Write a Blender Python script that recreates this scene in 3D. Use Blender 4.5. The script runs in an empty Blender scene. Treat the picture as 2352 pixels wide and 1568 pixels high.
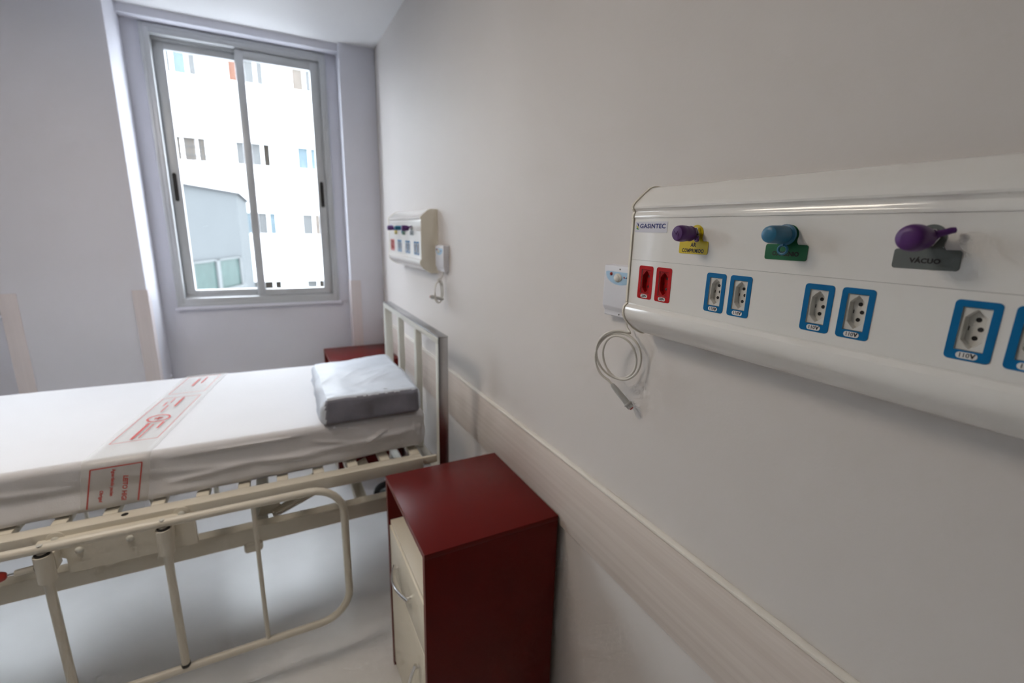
import bpy, bmesh, math, random
from mathutils import Vector, Matrix, noise

random.seed(7)
C = bpy.context.scene.collection
SC = bpy.context.scene
PI = math.pi

# ------------------------------------------------------------------ camera, sky, exposure
cam_d = bpy.data.cameras.new('camera')
cam = bpy.data.objects.new('camera', cam_d)
C.objects.link(cam)
cam_d.sensor_width = 36.0
cam_d.lens = 1070.0 / 2352.0 * 36.0
cam_d.clip_start = 0.02
right = Vector((0.888078, -0.459092, 0.023500))
up = Vector((0.085221, 0.214656, 0.972965))
fwd = Vector((0.451724, 0.862066, -0.229756))
m = Matrix.Identity(4)
for i in range(3):
    m[i][0] = right[i]; m[i][1] = up[i]; m[i][2] = -fwd[i]
m.translation = Vector((-0.7, 0.0, 1.54))
cam.matrix_world = m
cam_d.dof.use_dof = True
cam_d.dof.focus_distance = 0.74
cam_d.dof.aperture_fstop = 3.2
SC.camera = cam

world = bpy.data.worlds.new('overcast_sky')
SC.world = world
world.use_nodes = True
bg = world.node_tree.nodes['Background']
bg.inputs['Color'].default_value = (0.85, 0.925, 1.0, 1)
bg.inputs['Strength'].default_value = 10.0
LAMP_POWER = 11.0          # emission strength of the ceiling luminaire's diffuser
LAMP_COLOUR = (1.0, 0.88, 0.74, 1)

SC.view_settings.view_transform = 'Standard'
SC.view_settings.look = 'None'
SC.view_settings.gamma = 1.0
SC.view_settings.exposure = 0.5
SC.view_settings.use_curve_mapping = False
SC.cycles.use_denoising = True
SC.cycles.max_bounces = 6
SC.cycles.diffuse_bounces = 4
SC.cycles.adaptive_threshold = 0.1
SC.cycles.adaptive_min_samples = 16
SC.cycles.transparent_max_bounces = 10
SC.cycles.use_light_tree = False
SC.cycles.caustics_reflective = False
SC.cycles.caustics_refractive = False
SC.cycles.sample_clamp_indirect = 8.0

# ------------------------------------------------------------------ materials
def mat(name, col, rough=0.5, metal=0.0, var=0.04, vscale=6.0, bump=0.0, bscale=60.0, spec=0.5, stretch=None,
        coat=0.0, sheen=0.0, alpha=None, emit=None, trans=None):
    ma = bpy.data.materials.new(name)
    ma.use_nodes = True
    nt = ma.node_tree; N = nt.nodes; L = nt.links
    b = N['Principled BSDF']
    b.inputs['Roughness'].default_value = rough
    b.inputs['Metallic'].default_value = metal
    b.inputs['Specular IOR Level'].default_value = spec
    b.inputs['Coat Weight'].default_value = coat
    b.inputs['Coat Roughness'].default_value = 0.30
    if sheen: b.inputs['Sheen Weight'].default_value = sheen
    tc = N.new('ShaderNodeTexCoord')
    mp = N.new('ShaderNodeMapping')
    L.new(tc.outputs['Object'], mp.inputs['Vector'])
    if stretch: mp.inputs['Scale'].default_value = stretch
    n = N.new('ShaderNodeTexNoise')
    n.inputs['Scale'].default_value = vscale
    n.inputs['Detail'].default_value = 4.0
    L.new(mp.outputs['Vector'], n.inputs['Vector'])
    r = N.new('ShaderNodeValToRGB')
    r.color_ramp.elements[0].position = 0.3
    r.color_ramp.elements[1].position = 0.7
    r.color_ramp.elements[0].color = tuple(max(0, c * (1 - var)) for c in col) + (1,)
    r.color_ramp.elements[1].color = tuple(min(1, c * (1 + var)) for c in col) + (1,)
    L.new(n.outputs['Fac'], r.inputs['Fac'])
    L.new(r.outputs['Color'], b.inputs['Base Color'])
    if bump:
        n2 = N.new('ShaderNodeTexNoise')
        n2.inputs['Scale'].default_value = bscale
        n2.inputs['Detail'].default_value = 3.0
        L.new(mp.outputs['Vector'], n2.inputs['Vector'])
        bp = N.new('ShaderNodeBump')
        bp.inputs['Strength'].default_value = bump
        bp.inputs['Distance'].default_value = 0.002
        L.new(n2.outputs['Fac'], bp.inputs['Height'])
        L.new(bp.outputs['Normal'], b.inputs['Normal'])
    if alpha is not None:
        b.inputs['Alpha'].default_value = alpha
    if emit:
        b.inputs['Emission Color'].default_value = emit[0]
        b.inputs['Emission Strength'].default_value = emit[1]
    return ma

def wood_mat(name, c0, c1, stretch, rough=0.45):
    ma = mat(name, c0, rough)
    N = ma.node_tree.nodes; L = ma.node_tree.links
    mp = [n for n in N if n.type == 'MAPPING'][0]
    mp.inputs['Scale'].default_value = stretch
    n = [n for n in N if n.type == 'TEX_NOISE'][0]
    n.inputs['Scale'].default_value = 1.0
    n.inputs['Detail'].default_value = 6.0
    n.inputs['Roughness'].default_value = 0.65
    r = [n for n in N if n.type == 'VALTORGB'][0]
    r.color_ramp.elements[0].color = c0 + (1,)
    r.color_ramp.elements[1].color = c1 + (1,)
    return ma

def glass_mat(name, tint=(1, 1, 1), refl=0.06):
    ma = bpy.data.materials.new(name); ma.use_nodes = True
    nt = ma.node_tree; N = nt.nodes; L = nt.links
    N.remove(N['Principled BSDF'])
    out = N['Material Output']
    t = N.new('ShaderNodeBsdfTransparent'); t.inputs['Color'].default_value = tint + (1,)
    g = N.new('ShaderNodeBsdfGlossy'); g.inputs['Roughness'].default_value = 0.03
    nz = N.new('ShaderNodeTexNoise'); nz.inputs['Scale'].default_value = 2.0
    mr = N.new('ShaderNodeMapRange'); mr.inputs['To Min'].default_value = refl * 0.8; mr.inputs['To Max'].default_value = refl * 1.2
    L.new(nz.outputs['Fac'], mr.inputs['Value'])
    mx = N.new('ShaderNodeMixShader')
    L.new(mr.outputs['Result'], mx.inputs['Fac'])
    L.new(t.outputs[0], mx.inputs[1]); L.new(g.outputs[0], mx.inputs[2])
    L.new(mx.outputs[0], out.inputs['Surface'])
    return ma

M = {}
M['wall'] = mat('lilac_wall_paint', (0.74, 0.74, 0.81), 0.55, var=0.015, vscale=2, bump=0.12, bscale=120, spec=0.3)
M['wall_r'] = mat('greige_wall_paint', (0.70, 0.662, 0.635), 0.55, var=0.015, vscale=2, bump=0.12, bscale=120, spec=0.3)
M['wall_dim'] = mat('fill_cutting_wall_grey', (0.34, 0.34, 0.36), 0.6, var=0.02, vscale=2)  # unseen left and rear walls, made dark to cut light bounced into the room
M['ceil'] = mat('ceiling_paint', (0.82, 0.82, 0.83), 0.8, var=0.01, vscale=2)
M['floor'] = mat('floor_vinyl', (0.84, 0.84, 0.84), 0.34, var=0.05, vscale=3.0, bump=0.06, bscale=9, spec=1.0, coat=1.0)
M['rail'] = wood_mat('rail_laminate', (0.60, 0.52, 0.465), (0.70, 0.625, 0.565), (60, 0.7, 60))
M['guard'] = wood_mat('corner_guard_laminate', (0.69, 0.63, 0.645), (0.77, 0.705, 0.715), (60, 60, 0.7))
M['railtop'] = mat('rail_edge', (0.74, 0.70, 0.63), 0.35)
M['alu'] = mat('anodised_aluminium', (0.55, 0.56, 0.57), 0.42, metal=0.35, var=0.02, bump=0.03, bscale=200)
M['black'] = mat('black_plastic', (0.012, 0.012, 0.013), 0.4)
M['glass'] = glass_mat('window_glass')
M['maroon'] = mat('maroon_melamine', (0.115, 0.0085, 0.007), 0.30, var=0.05, vscale=4, bump=0.05, bscale=500, spec=0.13)
M['maroonedge'] = mat('maroon_edge_band', (0.17, 0.035, 0.025), 0.45)
M['cream'] = mat('cream_melamine', (0.84, 0.79, 0.66), 0.38, var=0.02)
M['chrome'] = mat('chrome_metal', (0.78, 0.78, 0.78), 0.12, metal=1.0, var=0.02)
M['steel'] = mat('brushed_steel', (0.50, 0.50, 0.51), 0.26, metal=1.0, var=0.05, stretch=(4, 4, 120), bump=0.05, bscale=30)
M['bed'] = mat('cream_enamel', (0.72, 0.68, 0.585), 0.36, var=0.03, vscale=9)
M['bedlight'] = mat('pale_enamel', (0.66, 0.66, 0.61), 0.36, var=0.03, vscale=9)
M['rubber'] = mat('black_rubber', (0.02, 0.022, 0.025), 0.6)
M['grey'] = mat('grey_plastic', (0.30, 0.33, 0.35), 0.4)
M['redplastic'] = mat('red_plastic', (0.42, 0.03, 0.02), 0.3)
M['sheet'] = mat('white_sheet', (0.685, 0.685, 0.71), 0.75, var=0.015, vscale=5, bump=0.15, bscale=250, sheen=0.2)
M['pillow'] = mat('blue_grey_wrap', (0.57, 0.62, 0.70), 0.50, var=0.05, vscale=14, bump=0.25, bscale=130)
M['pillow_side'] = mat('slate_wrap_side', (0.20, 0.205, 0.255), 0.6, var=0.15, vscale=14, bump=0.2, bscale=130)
M['band'] = mat('translucent_paper_band', (0.78, 0.77, 0.73), 0.30, var=0.02, alpha=0.17, spec=0.6)
M['redprint'] = mat('red_print', (0.56, 0.075, 0.065), 0.6)
M['panel'] = mat('white_enamel', (0.86, 0.845, 0.81), 0.07, var=0.012, vscale=4, spec=0.55)
M['cap'] = mat('ivory_end_cap', (0.78, 0.74, 0.64), 0.4, var=0.02)
M['seam'] = mat('dark_seam', (0.10, 0.10, 0.10), 0.7)
M['plate_blue'] = mat('blue_label', (0.003, 0.15, 0.37), 0.45, var=0.03, spec=0.2)
M['plate_red'] = mat('red_label', (0.46, 0.006, 0.008), 0.45, var=0.03, spec=0.15)
M['socket_white'] = mat('white_socket', (0.68, 0.67, 0.63), 0.35, var=0.01)
M['socket_red'] = mat('red_socket', (0.36, 0.005, 0.006), 0.4, var=0.02, spec=0.2)
M['label_white'] = mat('white_label', (0.78, 0.77, 0.75), 0.5)
M['ink'] = mat('black_ink', (0.01, 0.01, 0.01), 0.5)
M['yellow'] = mat('yellow_label', (0.66, 0.50, 0.005), 0.35, var=0.02)
M['green'] = mat('green_label', (0.006, 0.13, 0.045), 0.35, var=0.02)
M['greytag'] = mat('grey_label', (0.14, 0.16, 0.155), 0.4, var=0.02)
M['purple'] = mat('purple_rubber', (0.085, 0.018, 0.15), 0.42, var=0.05, vscale=40)
M['blue'] = mat('blue_rubber', (0.022, 0.16, 0.29), 0.40, var=0.05, vscale=40)
M['navy'] = mat('navy_print', (0.012, 0.02, 0.16), 0.5)
M['leafy'] = mat('leaf_yellow_print', (0.60, 0.50, 0.05), 0.5)
M['leafg'] = mat('leaf_green_print', (0.02, 0.25, 0.06), 0.5)
M['sticker'] = mat('pale_sticker', (0.62, 0.61, 0.67), 0.3, var=0.01)
M['callwhite'] = mat('white_abs', (0.72, 0.72, 0.76), 0.32, var=0.01)
M['callblue'] = mat('pale_blue_print', (0.38, 0.58, 0.76), 0.4, var=0.06, vscale=60)
M['cable'] = mat('white_cable', (0.68, 0.66, 0.61), 0.4)
M['handset'] = mat('grey_handset', (0.52, 0.53, 0.52), 0.4)
M['facade'] = mat('white_render', (0.78, 0.80, 0.80), 0.85, var=0.03, vscale=0.6, spec=0.05)
M['facade_trim'] = mat('white_frame', (0.82, 0.82, 0.82), 0.6, spec=0.05)
M['pane_grey'] = mat('grey_pane', (0.075, 0.077, 0.078), 0.2, spec=0.05)
M['pane_blue'] = mat('blue_curtain', (0.075, 0.10, 0.115), 0.35, var=0.25, vscale=8, stretch=(6, 6, 0.3), spec=0.05)
M['pane_dark'] = mat('dark_opening', (0.020, 0.017, 0.014), 0.6, spec=0.05)
M['pane_tan'] = mat('tan_curtain', (0.09, 0.078, 0.068), 0.6, var=0.25, vscale=8, stretch=(6, 6, 0.3), spec=0.05)
M['pane_brown'] = mat('brown_shutter', (0.10, 0.052, 0.038), 0.6, spec=0.05)
M['pane_green'] = mat('green_pane', (0.030, 0.046, 0.043), 0.25, var=0.15, spec=0.05)
M['greyblock'] = mat('grey_render', (0.066, 0.071, 0.074), 0.85, var=0.03, vscale=0.8, spec=0.05)
M['annex_trim'] = mat('grey_frame', (0.085, 0.09, 0.092), 0.7, spec=0.05)
M['coping'] = mat('dark_coping', (0.05, 0.05, 0.053), 0.8, spec=0.05)
M['yard'] = mat('concrete_yard', (0.42, 0.42, 0.42), 0.9, var=0.1, vscale=0.5, spec=0.05)
M['lampbody'] = mat('lamp_housing', (0.8, 0.8, 0.8), 0.4)
M['diffuser'] = mat('lamp_diffuser', (0.9, 0.9, 0.9), 0.4, emit=(LAMP_COLOUR, LAMP_POWER))

# ------------------------------------------------------------------ builders
def bm_new(): return bmesh.new()

def bx(bm, x0, x1, y0, y1, z0, z1, bev=0.0, seg=2, rot=None):
    """axis aligned box, optionally bevelled / rotated about its centre"""
    t = bmesh.new()
    bmesh.ops.create_cube(t, size=1.0)
    c = Vector(((x0 + x1) / 2, (y0 + y1) / 2, (z0 + z1) / 2))
    for v in t.verts:
        v.co = Vector((v.co.x * (x1 - x0), v.co.y * (y1 - y0), v.co.z * (z1 - z0)))
    if bev > 0:
        bmesh.ops.bevel(t, geom=list(t.edges), offset=bev, segments=seg, profile=0.5, affect='EDGES', clamp_overlap=True)
    for v in t.verts:
        v.co = (rot @ v.co if rot else v.co) + c
    merge(bm, t)
    return bm

def merge(bm, t):
    mp = {}
    for v in t.verts: mp[v.index if False else v] = bm.verts.new(v.co)
    for f in t.faces:
        try: bm.faces.new([mp[v] for v in f.verts])
        except ValueError: pass
    t.free()

def frame_of(d):
    d = d.normalized()
    a = Vector((0, 0, 1)) if abs(d.z) < 0.9 else Vector((1, 0, 0))
    u = d.cross(a).normalized(); v = d.cross(u).normalized()
    return u, v

def tube(bm, pts, r, n=12, closed=False, radii=None):
    pts = [Vector(p) for p in pts]
    k = len(pts); rings = []
    u = None
    for i, p in enumerate(pts):
        if closed: d = pts[(i + 1) % k] - pts[i - 1]
        elif i == 0: d = pts[1] - p
        elif i == k - 1: d = p - pts[i - 1]
        else: d = (pts[i + 1] - p).normalized() + (p - pts[i - 1]).normalized()
        d.normalize()
        if u is None: u, v = frame_of(d)
        else:
            u = (u - d * u.dot(d)).normalized(); v = d.cross(u)
        rr = radii[i] if radii else r
        rings.append([bm.verts.new(p + (u * math.cos(2 * PI * j / n) + v * math.sin(2 * PI * j / n)) * rr) for j in range(n)])
    for i in range(k if closed else k - 1):
        a = rings[i]; b = rings[(i + 1) % k]
        for j in range(n):
            bm.faces.new((a[j], a[(j + 1) % n], b[(j + 1) % n], b[j]))
    if not closed:
        bm.faces.new(rings[0]); bm.faces.new(rings[-1])
    return bm

def lathe(bm, base, axis, prof, n=28):
    """prof: list of (distance along axis, radius)"""
    base = Vector(base); axis = Vector(axis).normalized()
    u, v = frame_of(axis)
    rings = []
    for t, r in prof:
        rings.append([bm.verts.new(base + axis * t + (u * math.cos(2 * PI * j / n) + v * math.sin(2 * PI * j / n)) * max(r, 1e-5)) for j in range(n)])
    for a, b in zip(rings, rings[1:]):
        for j in range(n): bm.faces.new((a[j], a[(j + 1) % n], b[(j + 1) % n], b[j]))
    bm.faces.new(rings[0]); bm.faces.new(rings[-1])
    return bm

def prism(bm, pts, vec):
    """polygon pts extruded by vec"""
    vec = Vector(vec)
    a = [bm.verts.new(Vector(p)) for p in pts]
    b = [bm.verts.new(Vector(p) + vec) for p in pts]
    n = len(a)
    bm.faces.new(a); bm.faces.new(b)
    for i in range(n): bm.faces.new((a[i], a[(i + 1) % n], b[(i + 1) % n], b[i]))
    return bm

def rrect(cx, cy, w, h, r, n=5):
    out = []
    for sx, sy, a0 in ((1, 1, 0), (-1, 1, 90), (-1, -1, 180), (1, -1, 270)):
        for i in range(n + 1):
            a = math.radians(a0 + 90 * i / n)
            out.append((cx + sx * (w / 2 - r) + r * math.cos(a), cy + sy * (h / 2 - r) + r * math.sin(a)))
    return out

def ring_prism(bm, outer, inner, f, depth):
    """plate between two loops of equal length; f maps (u, v, d) to 3d"""
    n = len(outer)
    L = [[bm.verts.new(f(p[0], p[1], d)) for p in loop] for loop, d in ((outer, 0), (outer, depth), (inner, depth), (inner, 0))]
    for a, b in ((0, 1), (1, 2), (2, 3), (3, 0)):
        for i in range(n):
            bm.faces.new((L[a][i], L[a][(i + 1) % n], L[b][(i + 1) % n], L[b][i]))
    return bm

def wpos(o):
    p = Vector((0, 0, 0))
    while o:
        p = p + o.location; o = o.parent
    return p

def obj(name, bm, material, parent=None, origin=None, smooth=40, label=None):
    """bm is in world coordinates; becomes ONE mesh object under parent"""
    org = wpos(parent) if parent else Vector(origin or (0, 0, 0))
    for v in bm.verts: v.co = v.co - org
    bmesh.ops.recalc_face_normals(bm, faces=list(bm.faces))
    me = bpy.data.meshes.new(name)
    bm.to_mesh(me); bm.free()
    if smooth:
        for p in me.polygons: p.use_smooth = True
        me.set_sharp_from_angle(angle=math.radians(smooth))
    me.materials.append(M[material] if isinstance(material, str) else material)
    o = bpy.data.objects.new(name, me)
    C.objects.link(o)
    if parent: o.parent = parent
    else: o.location = org
    if label: o['label'] = label
    return o

def tag(o, label, cat, group=None, kind=None):
    o['label'] = label; o['category'] = cat
    if group: o['group'] = group
    if kind: o['kind'] = kind
    return o

def struct(name, bm, material, label, cat, smooth=30):
    return tag(obj(name, bm, material, None, smooth=smooth), label, cat, kind='structure')

def thing(name, loc, label, cat, group=None, kind=None):
    o = bpy.data.objects.new(name, None)
    o.empty_display_size = 0.1
    C.objects.link(o); o.location = loc
    return tag(o, label, cat, group, kind)

def copy_tree(o, parent=None):
    c = o.copy(); C.objects.link(c)
    if parent: c.parent = parent
    for ch in list(o.children): copy_tree(ch, c)
    return c

def text_bm(bm, s, size, org, r, u, align='CENTER', bold=0.0, ext=0.0001, sx=1.0, sp=0.0):
    cu = bpy.data.curves.new('lettering', 'FONT')
    cu.body = s; cu.size = size; cu.align_x = align; cu.align_y = 'CENTER'
    cu.offset = bold; cu.space_character = 1.0 + sp; cu.extrude = ext; cu.resolution_u = 3
    ob = bpy.data.objects.new('lettering', cu)
    me = bpy.data.meshes.new_from_object(ob)
    t = bmesh.new(); t.from_mesh(me)
    r = Vector(r); u = Vector(u); n = r.cross(u); org = Vector(org)
    for v in t.verts: v.co = org + r * v.co.x * sx + u * v.co.y + n * v.co.z
    merge(bm, t)
    bpy.data.meshes.remove(me); bpy.data.objects.remove(ob); bpy.data.curves.remove(cu)
    return bm

# ------------------------------------------------------------------ room shell
XL, YB, ZC = -5.6, -4.6, 2.62
YC, YW, YP = 3.27, 3.39, 3.05       # right pier face, window wall face, left pier face
XP0, XP1 = -1.84, -1.277            # left pier
XR = -0.214                         # right pier
WX0, WX1, WZ0, WZ1 = -1.19, -0.292, 1.062, 2.56
W2 = -1.636                         # second window bay, left of the wide pier (offset)

struct('floor', bx(bm_new(), XL - .1, .1, YB - .1, YW + .25, -.12, 0), 'floor', 'pale grey glossy vinyl floor of the ward', 'floor')
struct('ceiling', bx(bm_new(), XL - .1, .1, YB - .1, YW + .25, ZC, ZC + .12), 'ceil', 'white ceiling above the window', 'ceiling')
struct('wall_right', bx(bm_new(), 0, .12, YB - .1, YW + .25, 0, ZC), 'wall_r', 'warm grey painted wall behind both gas panels', 'wall')
struct('wall_left', bx(bm_new(), XL - .12, XL, YB - .1, YW + .25, 0, ZC), 'wall_dim', 'unseen wall facing the gas panels across the room, darkened to cut bounced light', 'wall')
struct('wall_rear', bx(bm_new(), XL, 0, YB - .12, YB, 0, ZC), 'wall_dim', 'unseen wall opposite the windows, darkened to cut bounced light', 'wall')
b = bm_new()
bx(b, XL, WX0 + W2, YW, YW + .2, 0, ZC); bx(b, WX1 + W2, WX0, YW, YW + .2, 0, ZC); bx(b, WX1, 0, YW, YW + .2, 0, ZC)
for q in (0, W2):
    bx(b, WX0 + q, WX1 + q, YW, YW + .2, 0, WZ0); bx(b, WX0 + q, WX1 + q, YW, YW + .2, WZ1, ZC)
struct('wall_window', b, 'wall', 'lilac grey wall around the sliding window', 'wall')
struct('wall_pier_right', bx(bm_new(), XR, -.0005, YC, YW - .0005, 0, ZC - .0005, .004), 'wall', 'narrow lilac pier between window and right wall corner', 'wall')
struct('wall_pier_left', bx(bm_new(), XP0, XP1, YP, YW - .0005, 0, ZC - .0005, .004), 'wall', 'wide lilac grey pier left of the window', 'wall')
struct('wall_lintel', bx(bm_new(), XP1 + .0005, XR - .0005, YW - .085, YW - .0005, 2.578, ZC - .0005), 'wall', 'shallow lilac lintel between window top and ceiling', 'wall')

# wooden bumper rail on the right wall
t = thing('trim_1', (0, 0, .716), 'pale beige wood-grain bumper rail along the right wall', 'bumper rail', kind='structure')
obj('rail_board', bx(bm_new(), -.013, -.0003, YB, YC - .0005, .716, .920, .002), 'rail', t)
obj('rail_top_edge', bx(bm_new(), -.017, -.0003, YB, YC - .0005, .920, .9275, .0025), 'railtop', t, label='lighter rounded top edge')

def corner_guard(name, pts, label):
    b = prism(bm_new(), [(p[0], p[1], .02) for p in pts], (0, 0, 1.176))
    struct(name, b, 'guard', label, 'corner guard')
th = .004; w = .062
corner_guard('trim_2', [(XR - th, YW - .03), (XR - th, YC - th), (XR + w, YC - th), (XR + w, YC - .0003), (XR - .0003, YC - .0003), (XR - .0003, YW - .03)],
             'pink beige corner guard on the narrow pier right of the window')
corner_guard('trim_3', [(XP1 + th, YP + w), (XP1 + th, YP - th), (XP1 - w, YP - th), (XP1 - w, YP - .0003), (XP1 + .0003, YP - .0003), (XP1 + .0003, YP + w)],
             'pink beige corner guard on the wide pier edge beside the window')
corner_guard('trim_4', [(XP0 - th, YP + w), (XP0 - th, YP - th), (XP0 + w, YP - th), (XP0 + w, YP - .0003), (XP0 - .0003, YP - .0003), (XP0 - .0003, YP + w)],
             'pink beige corner guard at the far left photo edge')

# ------------------------------------------------------------------ sliding window
t = thing('window_1', ((WX0 + WX1) / 2, YW, WZ0), 'two-pane sliding window with grey aluminium frame', 'window', kind='structure')
def rect_frame(bm, x0, x1, z0, z1, y0, y1, wl, wr, wb, wt, bev=.003):
    bx(bm, x0, x0 + wl, y0, y1, z0, z1, bev); bx(bm, x1 - wr, x1, y0, y1, z0, z1, bev)
    bx(bm, x0 + wl - .001, x1 - wr + .001, y0, y1, z0, z0 + wb, bev); bx(bm, x0 + wl - .001, x1 - wr + .001, y0, y1, z1 - wt, z1, bev)
    return bm
b = bm_new()
rect_frame(b, WX0, WX1, WZ0, WZ1, YW - .014, YW + .11, .030, .026, .038, .034)
rect_frame(b, WX0 - .012, WX1 + .012, WZ0 - .012, WZ1 + .012, YW - .016, YW - .0008, .018, .018, .018, .018, .002)
bx(b, WX0 + .03, WX1 - .03, YW + .035, YW + .040, WZ0 + .03, WZ0 + .052)
bx(b, WX0 + .03, WX1 - .03, YW + .035, YW + .040, WZ1 - .052, WZ1 - .03)
obj('window_frame', b, 'alu', t)
def sash(x0, x1, y0, y1, wl, wr, hx):
    z0, z1 = WZ0 + .040, WZ1 - .036
    s = obj('sash', rect_frame(bm_new(), x0, x1, z0, z1, y0, y1, wl, wr, .040, .052), 'alu', t)
    obj('pane', bx(bm_new(), x0 + wl - .004, x1 - wr + .004, (y0 + y1) / 2 - .002, (y0 + y1) / 2 + .002, z0 + .036, z1 - .048), 'glass', s)
    pts = rrect(hx, 1.745, .021, .158, .0095)
    obj('handle', prism(bm_new(), [(p[0], y0 - .003, p[1]) for p in pts], (0, .004, 0)), 'black', s, label='black recessed pull')
sash(WX0 + .031, -.728, YW + .046, YW + .080, .052, .044, -1.137)
sash(-.768, WX1 - .027, YW + .002, YW + .033, .044, .052, -.345)
obj('sill_ledge', bx(bm_new(), WX0 - .02, WX1 + .02, YW - .03, YW - .0008, WZ0 - .030, WZ0 - .012, .004), 'wall', t)
w2 = copy_tree(t)
w2.name = 'window_2'
w2.location.x += W2
w2['label'] = 'second sliding window in the bay left of the wide pier'

# ------------------------------------------------------------------ ceiling luminaire (above and left of the gas panel, out of frame)
LX, LY = -1.50, 1.32
t = thing('ceiling_light', (LX, LY, ZC), 'square white surface-mounted ceiling light above the bed side', 'ceiling light')
b = bm_new()
for a in (-1, 1):
    bx(b, LX + a * .31 - .012, LX + a * .31 + .012, LY - .322, LY + .322, ZC - .06, ZC - .0005, .003)
    bx(b, LX - .298, LX + .298, LY + a * .31 - .012, LY + a * .31 + .012, ZC - .06, ZC - .0005, .003)
obj('housing', b, 'lampbody', t)
obj('diffuser', bx(bm_new(), LX - .297, LX + .297, LY - .297, LY + .297, ZC - .052, ZC - .046), 'diffuser', t)

# ------------------------------------------------------------------ bedside cabinets
def make_cabinet(label, group):
    # local frame: x from -.398 (front) to 0 (back), y 0..0.43, z 0..0.749
    X0, X1, Y0, Y1, Z1 = -.414, -.019, .987, 1.417, .749
    t = thing('bedside_cabinet', (-.216, 1.202, 0), label, 'cabinet', group)
    p = .016
    obj('side_panel', bx(bm_new(), X0, X1, Y0, Y0 + p, .0, Z1 - p, .0008), 'maroon', t)
    obj('side_panel', bx(bm_new(), X0, X1, Y1 - p, Y1, .0, Z1 - p, .0008), 'maroon', t)
    obj('top_panel', bx(bm_new(), X0, X1, Y0, Y1, Z1 - p, Z1, .0008), 'maroon', t)
    obj('back_panel', bx(bm_new(), X1 - .006, X1 - .0005, Y0 + p, Y1 - p, .05, Z1 - p), 'maroon', t)
    b = bm_new()
    bx(b, X0 - .0012, X0 - .0002, Y0, Y0 + p, 0, Z1 - p); bx(b, X0 - .0012, X0 - .0002, Y1 - p, Y1, 0, Z1 - p)
    bx(b, X0 - .0012, X0 - .0002, Y0, Y1, Z1 - p, Z1)
    obj('edge_band', b, 'maroonedge', t)
    obj('niche_shelf', bx(bm_new(), X0 + .006, X1 - .007, Y0 + p, Y1 - p, .578, .594, .001), 'cream', t)
    obj('plinth', bx(bm_new(), X0 + .05, X0 + .064, Y0 + p, Y1 - p, 0, .05), 'maroon', t)
    def bow(pa, pb, out):
        pa = Vector(pa); pb = Vector(pb); pts = []
        pts.append(pa)
        for i in range(13):
            s = i / 12.0
            k = s * 1.3 - .15
            pts.append(pa + (pb - pa) * k + Vector((-out * (.72 + .28 * math.sin(PI * s)) , 0, 0)) if False else pa + (pb - pa) * (s * 1.16 - .08) + Vector((-(.006 + out * math.sin(PI * (.06 + .88 * s))), 0, 0)))
        h = bm_new()
        tube(h, pts[1:], .0052, 10)
        for q in (pa, pb): tube(h, [q, q + Vector((-out * .62, 0, 0))], .004, 8)
        return h
    d = obj('drawer', bx(bm_new(), X0 + .002, X0 + .018, Y0 + p + .0015, Y1 - p - .0015, .4135, .576, .0012), 'cream', t)
    obj('handle', bow((X0 + .002, 1.150, .492), (X0 + .002, 1.290, .492), .026), 'chrome', d, label='chrome bow handle')
    d = obj('door', bx(bm_new(), X0 + .002, X0 + .018, Y0 + p + .0015, Y1 - p - .0015, .022, .4110, .0012), 'cream', t)
    obj('handle', bow((X0 + .002, 1.070, .325), (X0 + .002, 1.070, .195), .026), 'chrome', d, label='chrome bow handle')
    return t
cab = make_cabinet('dark maroon bedside cabinet with cream drawer fronts, nearest the camera', 'maroon bedside cabinets')
c2 = copy_tree(cab)
c2.location = (-.216, 3.035, 0)
c2['label'] = 'bright maroon bedside cabinet behind the bed, below the window corner'

# ------------------------------------------------------------------ hospital bed
BED = Vector((-.18, 1.6, 0)); BROT = math.radians(-.25)
bed = thing('hospital_bed', BED, 'cream enamelled hospital bed frame with lowered side rail', 'bed')
# headboard
HX0, HX1 = -.178, -.140
ys = [1.575, 1.865, 2.155, 2.445]
for k, y in enumerate((1.575, 2.455)):
    obj('headboard_post', bx(bm_new(), HX0, HX1, y, y + .030, .145, 1.135, .003), 'bedlight', bed)
    yo = y if k == 0 else y + .030
    s = -1 if k == 0 else 1
    a, c_ = sorted((yo + s * .0003, yo + s * .003))
    obj('steel_edging', bx(bm_new(), HX0 + .001, HX1, a, c_, .30, 1.160, .0008), 'steel', bed, label='stainless steel outer edging')
obj('headboard_top_rail', bx(bm_new(), HX0, HX1, 1.575, 2.485, 1.135, 1.160, .003), 'bedlight', bed)
obj('steel_edging', bx(bm_new(), HX0 - .001, HX1 + .001, 1.572, 2.488, 1.1603, 1.1635, .0008), 'steel', bed, label='stainless steel top edging')
for y in (1.865, 2.155):
    obj('headboard_slat', bx(bm_new(), -.178, -.152, y, y + .034, .60, 1.137, .003), 'bedlight', bed)
obj('headboard_cross_bar', bx(bm_new(), -.176, -.144, 1.60, 2.46, .565, .602, .003), 'bedlight', bed)
obj('headboard_cross_bar', bx(bm_new(), -.176, -.144, 1.60, 2.46, .30, .335, .003), 'bedlight', bed)
FX = -2.10
# mattress base
for y in (1.595, 2.470):
    obj('frame_rail', bx(bm_new(), FX, -.234, y, y + .045, .645, .690, .0035), 'bed', bed)
for k in range(16):
    x = -.2515 - .1165 * k
    obj('base_slat', bx(bm_new(), x - .0175, x + .0175, 1.6395, 2.4705, .668, .690, .002), 'bed', bed)
for y in (1.612, 2.487):
    obj('headboard_bracket', bx(bm_new(), -.236, -.176, y - .006, y + .008, .655, .684, .002), 'bed', bed)
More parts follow.
